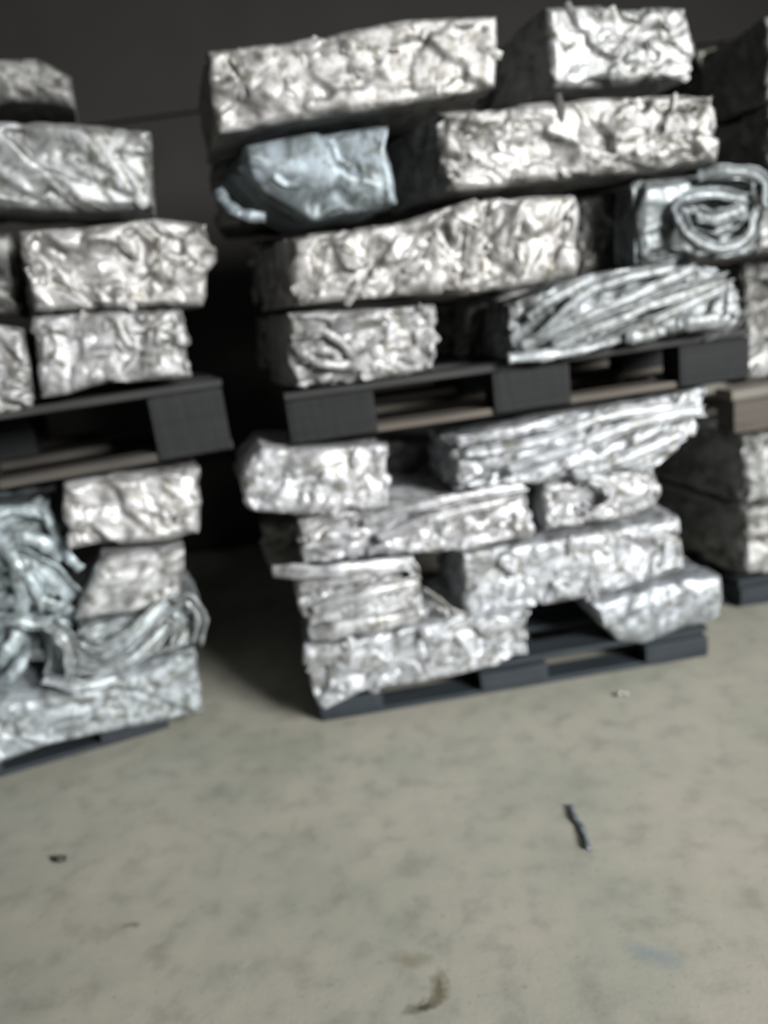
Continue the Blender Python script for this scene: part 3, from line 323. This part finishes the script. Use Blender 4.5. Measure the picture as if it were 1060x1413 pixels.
def board(name, lo, hi, mat, parent, seed, rad=.004):
    """a sawn board: bevelled, a little bowed, with worn ends"""
    rnd = random.Random(seed); size = [hi[i] - lo[i] for i in range(3)]; ax = max(range(3), key=lambda i: size[i]); n = 14; V = []; F = []
    o1, o2 = [i for i in range(3) if i != ax]; a1, a2 = size[o1] / 2, size[o2] / 2
    prof = [(-a1 + rad, -a2), (a1 - rad, -a2), (a1, -a2 + rad), (a1, a2 - rad), (a1 - rad, a2), (-a1 + rad, a2), (-a1, a2 - rad), (-a1, -a2 + rad)]
    bow = rnd.uniform(-.002, .002)
    for i in range(n + 1):
        q = i / n; sc = .97 if i in (0, n) else 1
        for (x, y) in prof:
            c = [0, 0, 0]; c[ax] = lo[ax] + size[ax] * q; c[o1] = (lo[o1] + hi[o1]) / 2 + x * sc + rnd.uniform(-.0006, .0006); c[o2] = (lo[o2] + hi[o2]) / 2 + y * sc + bow * math.sin(q * 3.14)
            V.append(c)
    for i in range(n):
        for j in range(8): F.append((i * 8 + j, i * 8 + (j + 1) % 8, (i + 1) * 8 + (j + 1) % 8, (i + 1) * 8 + j))
    F.append(tuple(range(8))[::-1]); F.append(tuple(n * 8 + j for j in range(8)))
    o = mesh_obj(name, V, F, mat, parent)
    return o
def pallet(st, s, d, z, length, depth, label, bx, zs, mats, extra=0, rear_shift=0.0):
    """block pallet: bottom boards, nine blocks, cross boards, deck boards; local x along the front, y into the stack, z up"""
    t = frame_empty('wooden_pallet', st, s, d, z, extra); tag(t, label, 'pallet'); z0, z1, z2, z3 = zs; mb, mbot, mdk = mats; sd = len(label)
    rows = [(0, .10), (depth / 2 - .05, depth / 2 + .05), (depth - .10, depth)]
    for k, (y0, y1) in enumerate(rows):
        board('bottom_board', (.0, y0 + .002, 0), (length, y1, z0), mbot, t, sd + k)
        for (x0, x1) in bx:
            sh = rear_shift if k else 0
            fl = -.012 if k == 0 else 0                             # the front blocks stand a little proud of the boards
            board('block', (x0 + sh, y0 + fl, z0 + .0005 if k or z < .1 else .003), (x1 + sh, y1, z1 - .0005 if k or z < .1 else z2), mb, t, sd + k + int(x0 * 50), .006)
    for (x0, x1) in bx: board('cross_board', (x0, .012, z1), (x1, depth, z2 - .0005), mb, t, sd + 9)
    nb = 5
    for k in range(nb):
        y0 = k * (depth - .11) / (nb - 1); board('deck_board', (0.0, y0, z2), (length, y0 + .11, z3), mdk, t, sd + 20 + k)
    return t

# ------------------------------------------------------------------ setting
def slab(name, x0, x1, y0, y1, z0, z1, mat):
    V = [(x, y, z) for z in (z0, z1) for y in (y0, y1) for x in (x0, x1)]
    F = [(0, 2, 3, 1), (4, 5, 7, 6), (0, 1, 5, 4), (2, 6, 7, 3), (0, 4, 6, 2), (1, 3, 7, 5)]
    o = mesh_obj(name, V, F, mat); o['kind'] = 'structure'; return o
slab('floor', -5, 6, -4, 4.6, -.1, 0, floor_mat())
def wall_mat():
    m, t, b = nt('dark_brown_wall'); c = coords(t)
    n = N(t, 'ShaderNodeTexNoise', Scale=3.0, Detail=4.0); t.links.new(c, n.inputs['Vector'])
    t.links.new(ramp(t, n.outputs[0], [(.3, (.018, .0155, .0135)), (.7, (.023, .0198, .0175))]), b.inputs['Base Color']); b.inputs['Roughness'].default_value = .85
    return m
MW = wall_mat()
slab('wall_back', -5, 6, 4.3, 4.5, 0, 5, MW)
slab('trim_1', -5, 6, 4.27, 4.30, 2.30, 2.34, MW)

# ------------------------------------------------------------------ pallets
pallet('C', .045, -.0, .896, 1.40, .92, 'charcoal block pallet with a brown bottom board under the upper half of the middle stack', [(.0, .25), (.60, .83), (1.17, 1.39)], (.022, .112, .126, .148), (MBLK, MBRN, MBRD))
pallet('C', .0, -.012, .0, 1.285, .92, 'blue-black pallet on the floor under the middle stack', [(.0, .2), (.52, .74), (1.07, 1.28)], (.018, .078, .09, .108), (MBLU, MBLU, MBLU), extra=-1.1)
pallet('L', -.88, .0, .884, 1.22, .92, 'charcoal pallet with a dusty brown bottom board under the upper half of the left stack', [(0, .2), (.36, .56), (1.0, 1.215)], (.028, .178, .192, .214), (MBLK, MGRY, MBRD), rear_shift=.07)
pallet('L', -1.22, -.02, .0, 1.20, .92, 'nearly hidden dark pallet on the floor under the left stack', [(.0, .2), (.5, .7), (.99, 1.195)], (.018, .078, .09, .108), (MBLU, MBLU, MBLU), extra=2)
pallet('R', -.02, .0, .0, 1.20, .86, 'shadowed pallet on the floor at the right edge', [(.0, .2), (.5, .7), (.99, 1.195)], (.018, .078, .09, .108), (MBLU, MBLU, MBLU))
pallet('R', -.06, .03, .668, 1.20, .86, 'weathered pale wooden pallet at the right edge, under the dark upper bale', [(.0, .15), (.5, .7), (.99, 1.195)], (.03, .10, .115, .15), (MBRN, MPAL, MPAL))

# ------------------------------------------------------------------ bales
for i, B in enumerate(BALES): make_bale(B, i + 1)

# ------------------------------------------------------------------ loose scrap
def loose(label, pts, w, kind, tint, seed, name='metal_strip', cat='metal scrap'):
    org = np.array(pts[0], float); vs, fs = sweep([np.array(q) - org for q in pts], w, kind, seed)
    o = mesh_obj(name, vs, fs, MAL, smooth=True); o.location = org; o.color = (*tint, 1); tag(o, label, cat); return o

loose('short dark bent metal strip lying alone on the concrete, right of centre', [(.364, 1.632, .004), (.362, 1.58, .006), (.368, 1.53, .006), (.362, 1.474, .004)], .016, 'flat', (.55, .62, .68), 901)
loose('small bright metal chip on the floor in front of the middle stack', [(.640, 2.115, .003), (.655, 2.12, .008), (.672, 2.112, .003)], .018, 'flat', (1, 1, .93), 902, 'metal_chip')
loose('tiny dark metal scrap on the floor near the left edge', [(-.955, 1.692, .003), (-.935, 1.684, .006), (-.915, 1.688, .003)], .016, 'flat', (.15, .14, .12), 903, 'metal_chip')

def in_frame(st, pts):
    ox, oy, yaw = FRAMES[st]; a = R(yaw)
    return [(ox + s * math.cos(a) + d * math.sin(a), oy + s * math.sin(a) - d * math.cos(a), z) for s, d, z in pts]
loose('loose twisted strip poking up between the two bales above the long sagging bale', in_frame('C', [(.375, -.03, .385), (.41, .0, .36), (.445, .02, .325), (.482, .03, .300)]), .016, 'flat', (.95, .95, .9), 911)
loose('small curled strip end below the poking twisted strip', in_frame('C', [(.385, .0, .345), (.40, .02, .335), (.425, .03, .325), (.43, .03, .310)]), .018, 'flat', (.95, .95, .93), 912)
